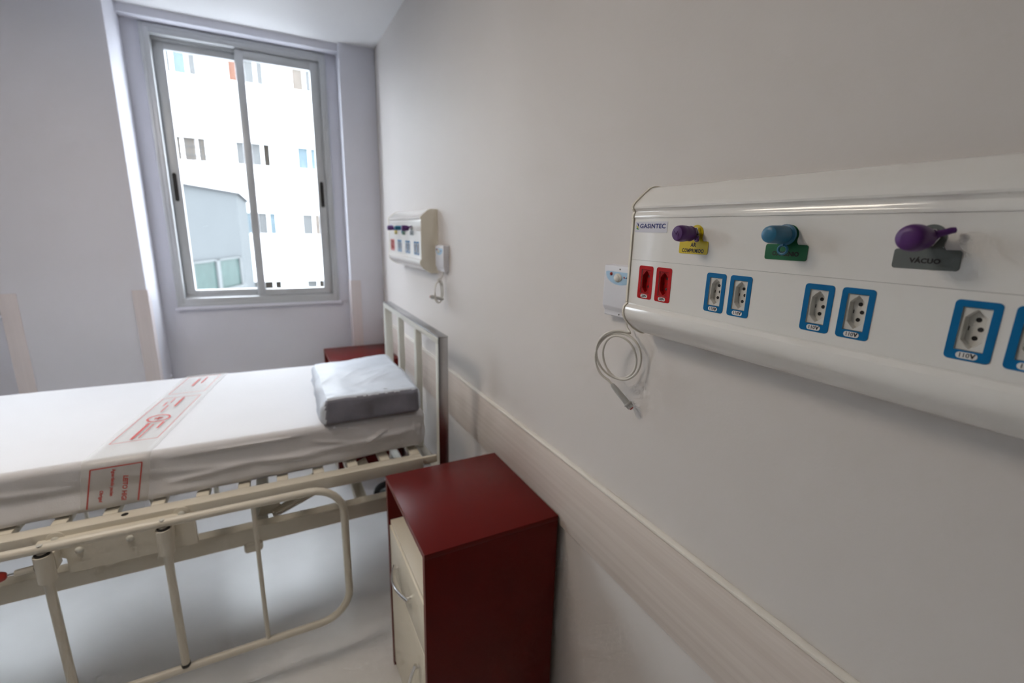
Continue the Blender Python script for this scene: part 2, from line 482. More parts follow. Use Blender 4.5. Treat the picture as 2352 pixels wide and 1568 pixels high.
# chassis
for y in (1.655, 2.400):
    obj('chassis_beam', bx(bm_new(), FX - .03, -.176, y, y + .045, .462, .524, .004), 'bed', bed)
for x in (-.45, -.80, -1.60, -1.95):
    obj('chassis_cross_bar', bx(bm_new(), x - .02, x + .02, 1.699, 2.401, .468, .508, .003), 'bed', bed)
def arm(y, x0, z0, x1, z1):
    obj('lift_arm', tube(bm_new(), [(x0, y, z0), (x1, y, z1)], .017, 12), 'bed', bed)
    obj('arm_bracket', prism(bm_new(), [(x0 - .05, y - .005, .52), (x0 + .025, y - .005, .52), (x0 + .025, y - .005, .62), (x0 - .01, y - .005, .62)], (0, .01, 0)), 'bed', bed)
arm(1.735, -.76, .515, -.42, .650); arm(2.36, -.76, .515, -.42, .650)
arm(1.735, -1.78, .515, -1.50, .650); arm(2.36, -1.78, .515, -1.50, .650)
for x in (-.82, -1.66):
    obj('hinge_block', bx(bm_new(), x - .036, x + .022, 1.645, 1.668, .434, .470, .010, 3), 'bed', bed)
# foot end (left of the photo)
for y in (1.575, 2.455):
    obj('footboard_post', bx(bm_new(), FX - .07, FX - .032, y, y + .030, .145, .985, .003), 'bedlight', bed)
obj('footboard_top_rail', bx(bm_new(), FX - .07, FX - .032, 1.575, 2.485, .985, 1.012, .003), 'bedlight', bed)
for y in (1.865, 2.155):
    obj('footboard_slat', bx(bm_new(), FX - .068, FX - .042, y, y + .034, .60, .987, .003), 'bedlight', bed)
obj('footboard_cross_bar', bx(bm_new(), FX - .068, FX - .036, 1.60, 2.46, .565, .602, .003), 'bedlight', bed)
# casters
for x in (-.185, FX - .045):
    for y in (1.59, 2.47):
        w_ = obj('caster', lathe(bm_new(), (x - .03, y - .016, .062), (0, 1, 0), [(0, .035), (.001, .054), (.008, .061), (.024, .061), (.031, .054), (.032, .035)], 24), 'rubber', bed)
        obj('wheel_hub', lathe(bm_new(), (x - .03, y - .019, .062), (0, 1, 0), [(0, .02), (.001, .034), (.037, .034), (.038, .02)], 20), 'grey', w_)
        f_ = bm_new()
        for s in (-1, 1):
            prism(f_, [(x - .045, y + s * .022 - .0015, .055), (x - .018, y + s * .022 - .0015, .055), (x + .022, y + s * .022 - .0015, .128), (x - .022, y + s * .022 - .0015, .128)], (0, .003, 0))
        bx(f_, x - .024, x + .024, y - .024, y + .024, .126, .147, .003)
        obj('caster_fork', f_, 'grey', w_)
# lowered side rail
def side_rail(y, sgn):
    z1, z0, xa, xb, rc = .690, .172, -.538, -2.00, .105
    pts = []
    for cx, cz, a0 in ((xa - rc, z1 - rc, 90), (xa - rc, z0 + rc, 0), (xb + rc, z0 + rc, -90), (xb + rc, z1 - rc, -180)):
        for i in range(9):
            a = math.radians(a0 - 90 * i / 8)
            pts.append((cx + rc * math.cos(a), y, cz + rc * math.sin(a)))
    r = obj('side_rail', tube(bm_new(), pts, .0125, 12, closed=True), 'bed', bed)
    for x in (-.805, -1.55, -1.80):
        obj('rail_bar', tube(bm_new(), [(x, y, z0), (x, y, z1)], .0068, 10), 'bed', r)
    for x in (-1.036, -1.300):
        obj('guide_bar', tube(bm_new(), [(x, y, z0 + .014), (x, y, z1 - .01)], .0115, 12), 'bed', r)
        obj('bar_bush', tube(bm_new(), [(x, y, z0 + .009), (x, y, z0 + .019)], .0128, 12), 'black', r)
        obj('rail_rivet', lathe(bm_new(), (x, y - sgn * .003, z1 + .011), (0, 0, 1), [(0, .007), (.002, .006), (.0035, .002)], 12), 'bedlight', r)
        obj('guide_sleeve', lathe(bm_new(), (x, y, .592), (0, 0, 1), [(0, .012), (.0, .020), (.079, .020), (.079, .0125)], 20), 'bed', bed)
        obj('sleeve_bush', lathe(bm_new(), (x, y, .6715), (0, 0, 1), [(0, .0165), (.005, .0165)], 16), 'black', bed)
        ya, yb = sorted((y + sgn * .018, y + sgn * .058))
        obj('sleeve_bracket', bx(bm_new(), x - .016, x + .016, ya, yb, .606, .66, .002), 'bed', bed)
    ya, yb = sorted((y + sgn * .0565, y + sgn * .0745))
    obj('bracket_plate', prism(bm_new(), [(-1.332, ya, .672), (-1.332, ya, .640), (-1.275, ya, .612), (-1.275, ya, .563), (-.968, ya, .563), (-.968, ya, .656), (-1.02, ya, .672)], (0, yb - ya, 0)), 'bed', bed)
    for x, z in ((-1.245, .630), (-1.13, .632)):
        obj('plate_bolt', lathe(bm_new(), (x, y + sgn * .056, z), (0, -sgn, 0), [(0, .010), (.003, .0095), (.006, .006), (.007, .001)], 14), 'bedlight', bed)
    for x, z in ((-1.295, .690), (-1.002, .690)):
        obj('pivot_plate', lathe(bm_new(), (x, 1.5955 if sgn > 0 else 2.5145, .668), (0, -sgn, 0), [(0, .0215), (.003, .0215), (.004, .020)], 20), 'bed', bed)
        obj('pivot_bolt', lathe(bm_new(), (x, 1.590 if sgn > 0 else 2.52, .668), (0, -sgn, 0), [(0, .010), (.004, .0095), (.007, .006), (.008, .001)], 14), 'bedlight', bed)
    k = obj('latch_pin', tube(bm_new(), [(-1.320, y, .637), (-1.358, y, .635)], .0085, 12), 'bed', bed)
    obj('latch_rod', tube(bm_new(), [(-1.356, y, .635), (-1.378, y, .634)], .003, 8), 'chrome', k)
    obj('latch_knob', lathe(bm_new(), (-1.374, y, .634), (-1, 0, -.05), [(0, .004), (.004, .010), (.012, .0135), (.022, .0135), (.031, .010), (.035, .003)], 18), 'redplastic', k, label='red latch knob')
side_rail(1.520, 1)
side_rail(2.592, -1)
for k in (0, 1):
    pass
obj('rail_hole', lathe(bm_new(), (-1.143, 1.617, .6895), (0, 0, 1), [(0, .009), (.0008, .009)], 14), 'black', bed, label='dark peg hole')
bed.rotation_euler.z = BROT

# ------------------------------------------------------------------ soft things on the bed
def soft_box(x0, x1, y0, y1, z0, z1, rt, rb, nx, fn, rend=.035, m_=7, ny=22, nz=7):
    """rounded slab swept along x; fn(p, u) displaces"""
    prof = []
    def arc(cy, cz, r, a0, a1):
        for i in range(m_ + 1):
            a = math.radians(a0 + (a1 - a0) * i / m_)
            prof.append((cy + r * math.cos(a), cz + r * math.sin(a)))
    def line(p, q, n):
        for i in range(1, n):
            prof.append((p[0] + (q[0] - p[0]) * i / n, p[1] + (q[1] - p[1]) * i / n))
    arc(y1 - rt, z1 - rt, rt, 0, 90); line((y1 - rt, z1), (y0 + rt, z1), ny)
    arc(y0 + rt, z1 - rt, rt, 90, 180); line((y0, z1 - rt), (y0, z0 + rb), nz)
    arc(y0 + rb, z0 + rb, rb, 180, 270); line((y0 + rb, z0), (y1 - rb, z0), ny)
    arc(y1 - rb, z0 + rb, rb, 270, 360); line((y1, z0 + rb), (y1, z1 - rt), nz)
    bm = bm_new(); rings = []
    cy, cz = (y0 + y1) / 2, (z0 + z1) / 2
    xs = []
    for i in range(8): xs.append((x0 + rend * (1 - math.cos(PI / 2 * i / 8)), 1 - rend * (1 - math.sin(PI / 2 * i / 8)) * 2 / (z1 - z0) * .98, 1 - rend * (1 - math.sin(PI / 2 * i / 8)) * 2 / (y1 - y0)))
    for i in range(nx + 1): xs.append((x0 + rend + (x1 - x0 - 2 * rend) * i / nx, 1, 1))
    for i in range(7, -1, -1): xs.append((x1 - rend * (1 - math.cos(PI / 2 * i / 8)), 1 - rend * (1 - math.sin(PI / 2 * i / 8)) * 2 / (z1 - z0) * .98, 1 - rend * (1 - math.sin(PI / 2 * i / 8)) * 2 / (y1 - y0)))
    for x, kz, ky in xs:
        rings.append([bm.verts.new(fn(Vector((x, cy + (p[0] - cy) * ky, cz + (p[1] - cz) * kz)))) for p in prof])
    n = len(prof)
    for a, b in zip(rings, rings[1:]):
        for j in range(n): bm.faces.new((a[j], a[(j + 1) % n], b[(j + 1) % n], b[j]))
    bm.faces.new(rings[0]); bm.faces.new(rings[-1])
    return bm

MY0, MY1, MZ0, MZ1 = 1.668, 2.505, .690, .852
RIDGES = [(-.46, .742, -.345, .806, .005, .0055), (-.43, .768, -.36, .800, .004, .0040), (-.245, .812, -.247, .760, .004, .0040), (-.215, .815, -.222, .765, .004, .0040),
          (-1.05, .826, -.62, .832, .005, .0050), (-1.05, .742, -.80, .765, .009, .0070), (-.80, .765, -.58, .745, .008, .0050), (-.62, .80, -.48, .772, .006, .0040), (-1.6, .80, -1.25, .775, .009, .005)]
def ridge(x, z):
    t_ = 0.0
    for x0, z0, x1, z1, w_, a_ in RIDGES:
        dx, dz = x1 - x0, z1 - z0; L2 = dx * dx + dz * dz
        k = max(0.0, min(1.0, ((x - x0) * dx + (z - z0) * dz) / L2))
        d = math.hypot(x - x0 - k * dx, z - z0 - k * dz)
        t_ += a_ * math.exp(-(d / w_) ** 2) * (1 - abs(2 * k - 1) ** 3)
    return t_
def mattress_fn(p):
    q = p.copy()
    side = 1.0 if p.y < MY0 + .03 else 0.0
    low = max(0.0, min(1.0, (MZ1 - .02 - p.z) / .10))
    if p.z < MZ1 - .018 and p.z > MZ0 + .004:
        # long drag folds and slack in the sheet on the long sides
        s = noise.noise(Vector((p.x * 2.2, p.z * 9 + p.x * 1.1, 1.3))) * .014
        s2 = noise.noise(Vector((p.x * 7 + p.z * 16, p.z * 12, 5.1))) * .0050
        fold = .010 * math.exp(-((p.z - (.795 + .035 * math.sin(p.x * 3.1 + .5))) / .010) ** 2) * max(0, math.sin(p.x * 2.1 + 2.6))
        k = (s + s2 + fold) * low + ridge(p.x, p.z)
        if p.y < MY0 + .05: q.y -= k
        elif p.y > MY1 - .05: q.y += k
        if p.x > -.30:
            q.x += .006 * noise.noise(Vector((p.y * 14, p.z * 18, 2.0)))
    if p.z > MZ1 - .002:
        q.z += .0025 * noise.noise(Vector((p.x * 1.6, p.y * 5, 0)))
    if p.z < MZ0 + .07 and (p.y < MY0 + .05):
        k_ = 1 - (p.z - MZ0) / .07
        hang = min(1.0, max(0.0, (-.30 - p.x) / .35))
        q.z += (.006 * noise.noise(Vector((p.x * 3.3, .2, 8.0))) + .008) * k_ * (1 - .7 * hang)
        q.y += (.008 - .026 * hang) * k_
    return q
mt = obj('mattress', soft_box(-2.09, -.196, MY0, MY1, MZ0 + .002, MZ1, .022, .026, 320, mattress_fn, nz=20), 'sheet', None, origin=BED, smooth=60)
mt.rotation_euler.z = BROT
tag(mt, 'thin mattress wrapped in a tucked white sheet on the bed', 'mattress')

PX0, PX1, PY0, PY1, PZ0, PZ1 = -.585, -.212, 1.655, 2.195, .8545, .952
def pillow_fn(p):
    q = p.copy()
    u = (p.x - PX0) / (PX1 - PX0); v = (p.y - PY0) / (PY1 - PY0); h = (p.z - PZ0) / (PZ1 - PZ0)
    if h > .15:
        q.z += h * (.016 * noise.noise(Vector((p.x * 3.2, p.y * 4.5, 3.0))) + .0035 * noise.noise(Vector((p.x * 11 + p.y * 5, p.y * 14, 7.0))) + .0022 * (1 - abs(noise.noise(Vector((p.x * 5 + 2, p.y * 15 - p.x * 9, 1.0)))) * 2) ** 3)
        # drag creases near the near edge
        e = max(0, 1 - v / .35)
        q.z -= h * .005 * e * abs(noise.noise(Vector((p.x * 24 + p.y * 12, p.y * 7, 4.4))))
        q.z += h * (.006 * math.sin(PI * min(1, max(0, u))) * math.sin(PI * min(1, max(0, v))) - .008 * max(0, .25 - u) * 4)
    e = .006 * noise.noise(Vector((p.x * 12, p.y * 8, p.z * 22)))
    if v < .08: q.y += e * .6 + .008 * h
    if u < .08: q.x += e * 1.4 + .02 * h + .012 * noise.noise(Vector((p.y * 9, p.z * 20, 0.5)))
    if u > .92: q.x -= e + .006 * h
    return q
pl = obj('pillow', soft_box(PX0, PX1, PY0, PY1, PZ0, PZ1, .020, .014, 56, pillow_fn, rend=.03, ny=60), 'pillow', None, origin=BED, smooth=70)
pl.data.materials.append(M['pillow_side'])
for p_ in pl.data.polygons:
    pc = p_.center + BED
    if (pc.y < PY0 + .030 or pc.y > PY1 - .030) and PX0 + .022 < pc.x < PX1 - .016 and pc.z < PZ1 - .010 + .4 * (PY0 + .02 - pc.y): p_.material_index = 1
pl.rotation_euler.z = BROT
tag(pl, 'flat pillow in crumpled blue grey disposable wrap at the bed head', 'pillow')

# printed paper band laid across the mattress
band = thing('bed_band', BED + Vector((0, 0, .855)), 'translucent paper band printed in red, wrapped across the white mattress', 'paper band')
def band_x(y, s):      # s 0..1 across width
    k = (y - MY0) / (MY1 - MY0)
    return -1.232 + .163 * s + .152 * k
SD = .0175
b = bm_new()
rows = []
path = [(MY0 - SD + .010, .700, -.028), (MY0 - SD + .002, .712, -.022), (MY0 - SD, .735, -.016), (MY0 - SD, .77, -.010), (MY0 - SD, .81, -.004), (MY0 - SD + .001, .838, 0), (MY0 - .006, .851, 0), (MY0 + .006, .8555, 0), (MY0 + .022, .8565, 0)]
path += [(MY0 + .03 + (MY1 - MY0 - .06) * i / 24, .8565, 0) for i in range(25)]
path += [(MY1 - .006, .8560, 0), (MY1 + .010, .848, 0), (MY1 + .0155, .83, 0), (MY1 + .0155, .72, 0)]
for y, z, dx in path:
    yy = min(max(y, MY0), MY1)
    rows.append([b.verts.new((band_x(yy, i / 8) + dx, y, z)) for i in range(9)])
for a, c_ in zip(rows, rows[1:]):
    for i in range(8): b.faces.new((a[i], a[i + 1], c_[i + 1], c_[i]))
bo = obj('paper_strip', b, 'band', band, smooth=60)
md = bo.modifiers.new('thickness', 'SOLIDIFY'); md.thickness = .0004; md.offset = 1
# red print: near side face
fy = MY0 - SD - .0012
def sx(z): return -.028 + (z - .70) / .138 * .028
def fpt(s, z): return Vector((-1.232 + .163 * s + sx(z), fy, z))
def bar(bm, p, q, wdt, n):
    p = Vector(p); q = Vector(q); d = (q - p).normalized(); sdir = d.cross(Vector(n)).normalized() * wdt / 2
    prism(bm, [p - sdir, p + sdir, q + sdir, q - sdir], Vector(n) * .0002)
b = bm_new(); nrm = (0, -1, 0)
bar(b, fpt(.135, .834), fpt(.88, .834), .0035, nrm)
bar(b, fpt(.135, .834), fpt(.135, .712), .0035, nrm)
bar(b, fpt(.88, .834), fpt(.88, .712), .0035, nrm)
obj('printed_border', b, 'redprint', band)
dn = (fpt(.5, .72) - fpt(.5, .83)).normalized(); ux = Vector((1, 0, 0)); ux = (ux - dn * ux.dot(dn)).normalized()
b = bm_new()
text_bm(b, 'LEITO HIGI', .0165, fpt(.655, .800), dn, ux, 'LEFT', .0005, sx=1.0)
text_bm(b, 'Aguardando pacien', .0112, fpt(.47, .826), dn, ux, 'LEFT', .0004)
text_bm(b, 'Obrigad', .0112, fpt(.32, .764), dn, ux, 'LEFT', .0004)
obj('lettering', b, 'redprint', band)
# red print: top face (emblem, too small to read lines of print)
def tp(s, y): return Vector((band_x(y, s), y, .8572))
b = bm_new(); nz = (0, 0, 1)
for ya, yb in ((1.775, 2.19), (2.24, 2.47)):
    bar(b, tp(.12, ya), tp(.12, yb), .0022, nz); bar(b, tp(.88, ya), tp(.88, yb), .0022, nz)
    bar(b, tp(.12, ya), tp(.88, ya), .0022, nz); bar(b, tp(.12, yb), tp(.88, yb), .0022, nz)
obj('printed_border', b, 'redprint', band)
b = bm_new()
cc = tp(.5, 1.965)
oc = [(cc.x + .036 * math.cos(2 * PI * i / 32), cc.y + .036 * math.sin(2 * PI * i / 32)) for i in range(32)]
ic = [(cc.x + .0295 * math.cos(2 * PI * i / 32), cc.y + .0295 * math.sin(2 * PI * i / 32)) for i in range(32)]
ring_prism(b, oc, ic, lambda u, v, d: Vector((u, v, .8571 + d)), .0004)
for a in (30, 90, 150):
    v_ = Vector((math.cos(math.radians(a)), math.sin(math.radians(a)), 0)) * .014
    bar(b, Vector((cc.x, cc.y, .8572)) - v_, Vector((cc.x, cc.y, .8572)) + v_, .005, nz)
obj('printed_emblem', b, 'redprint', band)
b = bm_new()
for s0, ya, yb, wd in ((.42, 1.79, 1.925, .009), (.53, 1.795, 1.91, .004), (.68, 1.865, 1.925, .007), (.40, 2.03, 2.10, .004), (.30, 2.10, 2.14, .005), (.56, 2.08, 2.18, .008), (.38, 2.13, 2.18, .004), (.45, 2.33, 2.43, .008), (.6, 2.36, 2.45, .006)):
    y = ya; b = bm_new()
    while y < yb:
        L_ = random.uniform(.006, .016)
        bar(b, tp(s0, y), tp(s0, min(y + L_, yb)), wd, nz); y += L_ + .0008
    obj('printed_line', b, 'redprint', band)
band.rotation_euler.z = BROT

# ------------------------------------------------------------------ medical gas panel
XF = -.0755
def F(u, v, d): return Vector((XF - d, -u, v))       # u = -y (to the viewer's right), v = z, d = out of the panel
RV, UV = Vector((0, -1, 0)), Vector((0, 0, 1))
PROF = [(0, 1.628), (-.030, 1.628), (-.036, 1.6268), (-.042, 1.624), (-.052, 1.6165), (-.066, 1.605), (-.073, 1.599), (-.0775, 1.594), (-.0792, 1.590), (-.0785, 1.5870), (-.0755, 1.5845), (-.0742, 1.5815),
        (-.0745, 1.5785), (-.0762, 1.5755), (-.0768, 1.573), (-.0764, 1.5700), (-.0600, 1.5690), (-.0600, 1.4120), (-.0738, 1.4100), (-.0748, 1.4070), (-.078, 1.4045), (-.0815, 1.4015), (-.0830, 1.396), (-.0828, 1.390), (-.0810, 1.3835), (-.0770, 1.377),
        (-.070, 1.3695), (-.056, 1.3585), (-.042, 1.3500), (-.035, 1.3468), (-.028, 1.345), (0, 1.345)]
CAPP = [((-.0757 if x == -.0600 else x), z) for x, z in PROF]
def offset_prof(d):
    out = []
    n = len(CAPP)
    for i, (x, z) in enumerate(CAPP):
        a = CAPP[max(0, i - 1)]; b_ = CAPP[min(n - 1, i + 1)]
        t_ = Vector((b_[0] - a[0], b_[1] - a[1])); t_.normalize()
        nx, nz_ = t_.y, -t_.x
        if i in (0, n - 1): nx = 0; nz_ = 1 if i == 0 else -1
        out.append((min(x + nx * d, 0) if i not in (0, n - 1) else 0, z + nz_ * d))
    return out
def gas_panel(label, group):
    t = thing('medical_gas_panel', (-.0005, .395, 1.345), label, 'gas panel', group)
    obj('housing', prism(bm_new(), [(x - .0005, .090, z) for x, z in PROF], (0, .613, 0)), 'panel', t, smooth=28)
    op = offset_prof(.0022)
    if op[5][0] > PROF[5][0]: op = offset_prof(-.0022)
    for y in (.0855, .7035):
        cb = bm_new(); prism(cb, [(x - .0005, y, z) for x, z in op], (0, .0045, 0))
        obj('end_cap', cb, 'cap', t, smooth=28)
    obj('front_plate', bx(bm_new(), XF, -.0700, .0902, .7028, 1.49315, 1.5703, .0002, 1), 'panel', t)
    SOCK = ((.6605, 'r'), (.6154, 'r'), (.5047, 'b'), (.4606, 'b'), (.3470, 'b'), (.3016, 'b'), (.1935, 'b'), (.1480, 'b'))
    pb = bm_new()
    oz0, oz1 = 1.4546 - .022, 1.4546 + .022
    bx(pb, XF, -.0700, .0902, .7028, 1.4097, oz0); bx(pb, XF, -.0700, .0902, .7028, oz1, 1.4929)
    yy = .0902
    for y, _k in sorted(SOCK):
        bx(pb, XF, -.0700, yy, y - .0114, oz0, oz1); yy = y + .0114
    bx(pb, XF, -.0700, yy, .7028, oz0, oz1)
    obj('front_plate', pb, 'panel', t, smooth=0)
    # socket pairs
    for y, kind in SOCK:
        u0, v0 = -y, 1.453
        red = kind == 'r'
        ow, oh = .0228, .0440
        inner = []
        def rr(w_, h_, r_, cv): return rrect(u0, cv, w_, h_, r_, 4)
        pb = bm_new()
        ring_prism(pb, rr(.0366, .0612, .0042, v0), rr(ow, oh, .0004, v0 + .0016), F, .0006)
        p = obj('socket_plate', pb, 'plate_red' if red else 'plate_blue', t, label='red 220V socket plate' if red else 'blue 110V socket plate')
        # socket insert with hexagonal recess, standing back a little in its opening
        cv = v0 + .0016
        hexo = [(0, .0205), (-.0075, .0125), (-.0078, 0), (-.0075, -.0125), (0, -.0205), (.0068, -.0135), (.0078, 0), (.0068, .0135)]
        hexo = [(0.0, .0200), (-.0040, .0165), (-.0082, .0118), (-.0086, 0), (-.0082, -.0118), (-.0040, -.0165), (0, -.0200), (.0040, -.0165), (.0082, -.0118), (.0086, 0), (.0082, .0118), (.0040, .0165)]
        rect = [(0, .0216), (-.0055, .0216), (-.0111, .0216), (-.0111, 0), (-.0111, -.0216), (-.0055, -.0216), (0, -.0216), (.0055, -.0216), (.0111, -.0216), (.0111, 0), (.0111, .0216), (.0055, .0216)]
        ib = bm_new()
        dep = -.0085
        loops = [[ib.verts.new(F(u0 + a, cv + c_, d)) for a, c_ in lp] for lp, d in ((rect, -.0075), (rect, -.0012), ([(a * 1.04, c_ * 1.03) for a, c_ in hexo], -.0012), (hexo, -.0019), ([(a * .93, c_ * .95) for a, c_ in hexo], dep))]
        for l0, l1 in zip(loops, loops[1:]):
            for i in range(12): ib.faces.new((l0[i], l0[(i + 1) % 12], l1[(i + 1) % 12], l1[i]))
        ib.faces.new(loops[-1])
        si = obj('socket_insert', ib, 'socket_red' if red else 'socket_white', p, smooth=20)
        for du, dv in ((0, .0095), (.0030, 0), (0, -.0095)):
            obj('pin_hole', lathe(bm_new(), F(u0 + du, cv + dv, dep - .0001), (-1, 0, 0), [(0, .0024), (.0004, .0024)], 14), 'black', p)
        obj('pin_slot', bx(bm_new(), XF - dep - .0005, XF - dep + .0001, y + .0058, y + .0066, cv - .0022, cv + .0022), 'black', p)
        obj('voltage_label', prism(bm_new(), [F(a, c_, .0006) for a, c_ in rrect(u0, 1.4276, .0172, .0066, .0032, 5)], (-.0003, 0, 0)), 'label_white', p)
        lb = bm_new()
        if red: text_bm(lb, '220V', .0058, F(u0, 1.4276, .0010), RV, UV, bold=.00022)
        else:
            text_bm(lb, '110', .0062, F(u0 - .0021, 1.4276, .0010), RV, UV, bold=.00006)
            text_bm(lb, 'V', .0062, F(u0 + .0049, 1.4276, .0010), RV, UV, bold=.00035)
        obj('lettering', lb, 'ink', p)
    # gas outlets
    for y, kind in ((.5530, 'air'), (.3985, 'oxygen'), (.2440, 'vacuum')):
        u0, vc = -y, 1.5442
        nb = bm_new()
        lathe(nb, F(u0, vc, .0009), (-1, 0, 0), [(0, .0100), (.0055, .0100), (.0060, .0092), (.0060, .0070), (.020, .0070), (.0205, .006)], 6)
        g = obj('gas_outlet', nb, 'chrome', t, smooth=20)
        tb = bm_new()
        tw = .0590
        prism(tb, [F(a, c_, .0002) for a, c_ in rrect(u0 - .001 if kind != 'air' else u0 - .004, 1.5213, tw, .0208, .003, 5)], (-.0006, 0, 0))
        prism(tb, [F(u0 + .0134 * math.cos(2 * PI * i / 32), vc + .0134 * math.sin(2 * PI * i / 32), .00015) for i in range(32)], (-.0006, 0, 0))
        for s in (-1, 1):   # filleted neck
            pts = [F(u0, 1.5300, .0001), F(u0, vc, .0001)]
            cxn, czn, rn = u0 + s * .0185, 1.5367, .0062
            pts += [F(u0 + s * .0125, vc - .003, .0001)]
            for i in range(7):
                a = math.radians(180 - 0 + 85 * i / 6) if s > 0 else math.radians(0 - 85 * i / 6)
                pts.append(F(cxn + rn * math.cos(a), czn + rn * math.sin(a), .0001))
            pts.append(F(cxn, 1.5300, .0001))
            prism(tb, pts, (-.00055, 0, 0))
        obj('gas_tag', tb, {'air': 'yellow', 'oxygen': 'green', 'vacuum': 'greytag'}[kind], g, label={'air': 'yellow compressed air tag', 'oxygen': 'green oxygen tag', 'vacuum': 'grey vacuum tag'}[kind])
        lb = bm_new()
        if kind == 'air':
            text_bm(lb, 'AR', .0092, F(u0 - .004, 1.5252, .0009), RV, UV, bold=.0003, sx=.86, sp=.06)
            text_bm(lb, 'COMPRIMIDO', .0085, F(u0 - .004, 1.5158, .0009), RV, UV, bold=.00026, sx=.78, sp=.10)
        elif kind == 'oxygen': text_bm(lb, 'OXIGÊNIO', .0080, F(u0 - .001, 1.5190, .0009), RV, UV, bold=.00032, sx=.95)
        else: text_bm(lb, 'VÁCUO', .0069, F(u0 - .001, 1.5195, .0009), RV, UV, bold=.0003, sx=1.08, sp=.06)
        obj('lettering', lb, 'ink', g)
        cb = bm_new(); ax = (-1, 0, 0)
        if kind == 'air':
            lathe(cb, F(u0, vc - .001, .0125), ax, [(0, .0085), (.0005, .0112), (.003, .0122), (.006, .0112), (.008, .0118), (.018, .0128), (.021, .0125), (.022, .0130), (.026, .0126), (.030, .0120), (.032, .0105), (.0328, .006)])
            pts = [F(u0 + .009 + .006 * math.cos(a), vc - .0085 - .0035 * math.sin(a) * 1, .015 - .009 * math.sin(a * .5)) for a in [2 * PI * i / 18 for i in range(18)]]
            tube(cb, pts, .0022, 8, closed=True)
            for k_ in range(3):    # moulded zigzag on the cap's end
                pass
            text = [(-.005, .004), (-.001, -.002), (.001, .003), (.005, -.004)]
            for p_, q_ in zip(text, text[1:]): tube(cb, [F(u0 + p_[0], vc - .001 + p_[1], .0453), F(u0 + q_[0], vc - .001 + q_[1], .0453)], .0006, 6)
        elif kind == 'oxygen':
            lathe(cb, F(u0, vc, .0050), ax, [(0, .0125), (.0006, .0138), (.0040, .0138), (.0046, .0125), (.005, .0112), (.0075, .0108), (.0085, .0118), (.010, .0120), (.020, .0118), (.034, .0114), (.038, .0104), (.0395, .008), (.040, .004)])
            pts = [F(u0 - .0005 + .0062 * math.cos(a), vc - .0195 + .0058 * math.sin(a), .0085) for a in [2 * PI * i / 24 for i in range(24)]]
            tube(cb, pts, .0017, 8, closed=True)
            tube(cb, [F(u0, vc - .0105, .0075), F(u0, vc - .0150, .0085)], .0026, 8)
        else:
            lathe(cb, F(u0, vc - .001, .0150), ax, [(0, .0085), (.0005, .0108), (.004, .0118), (.010, .0128), (.018, .0138), (.026, .0136), (.031, .0126), (.0335, .0105), (.0345, .006)])
            tube(cb, [F(u0 + .006, vc + .002, .020), F(u0 + .013, vc + .004, .016), F(u0 + .019, vc + .007, .011), F(u0 + .021, vc + .0075, .0085)], .003, 10, radii=[.004, .0034, .0034, .003])
        obj('dust_cap', cb, 'blue' if kind == 'oxygen' else 'purple', g, label={'air': 'purple ribbed dust cap', 'oxygen': 'blue dust cap with hanging ring', 'vacuum': 'purple dust cap with side strap'}[kind])
    # maker's sticker
    s = obj('maker_sticker', prism(bm_new(), [F(a, c_, .0001) for a, c_ in rrect(-.6588, 1.5537, .0815, .0193, .0008, 2)], (-.0003, 0, 0)), 'sticker', t)
    lb = bm_new()
    text_bm(lb, 'GASINTEC', .0108, F(-.6545, 1.5550, .0005), RV, UV, bold=.00028, sx=1.22, sp=.05)
    obj('lettering', lb, 'navy', s)
    def leaf(du, dv, sc_, ang, m_):
        pts = []
        for i in range(9):
            a = PI * i / 8; pts.append((-.5 + i / 8, .20 * math.sin(a)))
        for i in range(7, 0, -1):
            a = PI * i / 8; pts.append((-.5 + i / 8, -.14 * math.sin(a)))
        ca, sa = math.cos(ang), math.sin(ang)
        obj('emblem_leaf', prism(bm_new(), [F(-.6930 + du + sc_ * (p[0] * ca - p[1] * sa), 1.5545 + dv + sc_ * (p[0] * sa + p[1] * ca), .0005) for p in pts], (-.00015, 0, 0)), m_, s)
    leaf(.0012, .0030, .0088, math.radians(-58), 'navy')
    leaf(-.0006, -.0008, .0085, math.radians(-42), 'leafy')
    leaf(.0002, -.0042, .0078, math.radians(-22), 'leafg')
    return t
gp = gas_panel('large white medical gas panel in the right foreground, nearest the camera', 'wall gas panels')
gp2 = copy_tree(gp)
gp2.location.y += 2.005
gp2['label'] = 'small distant white medical gas panel on the wall above the bed headboard'

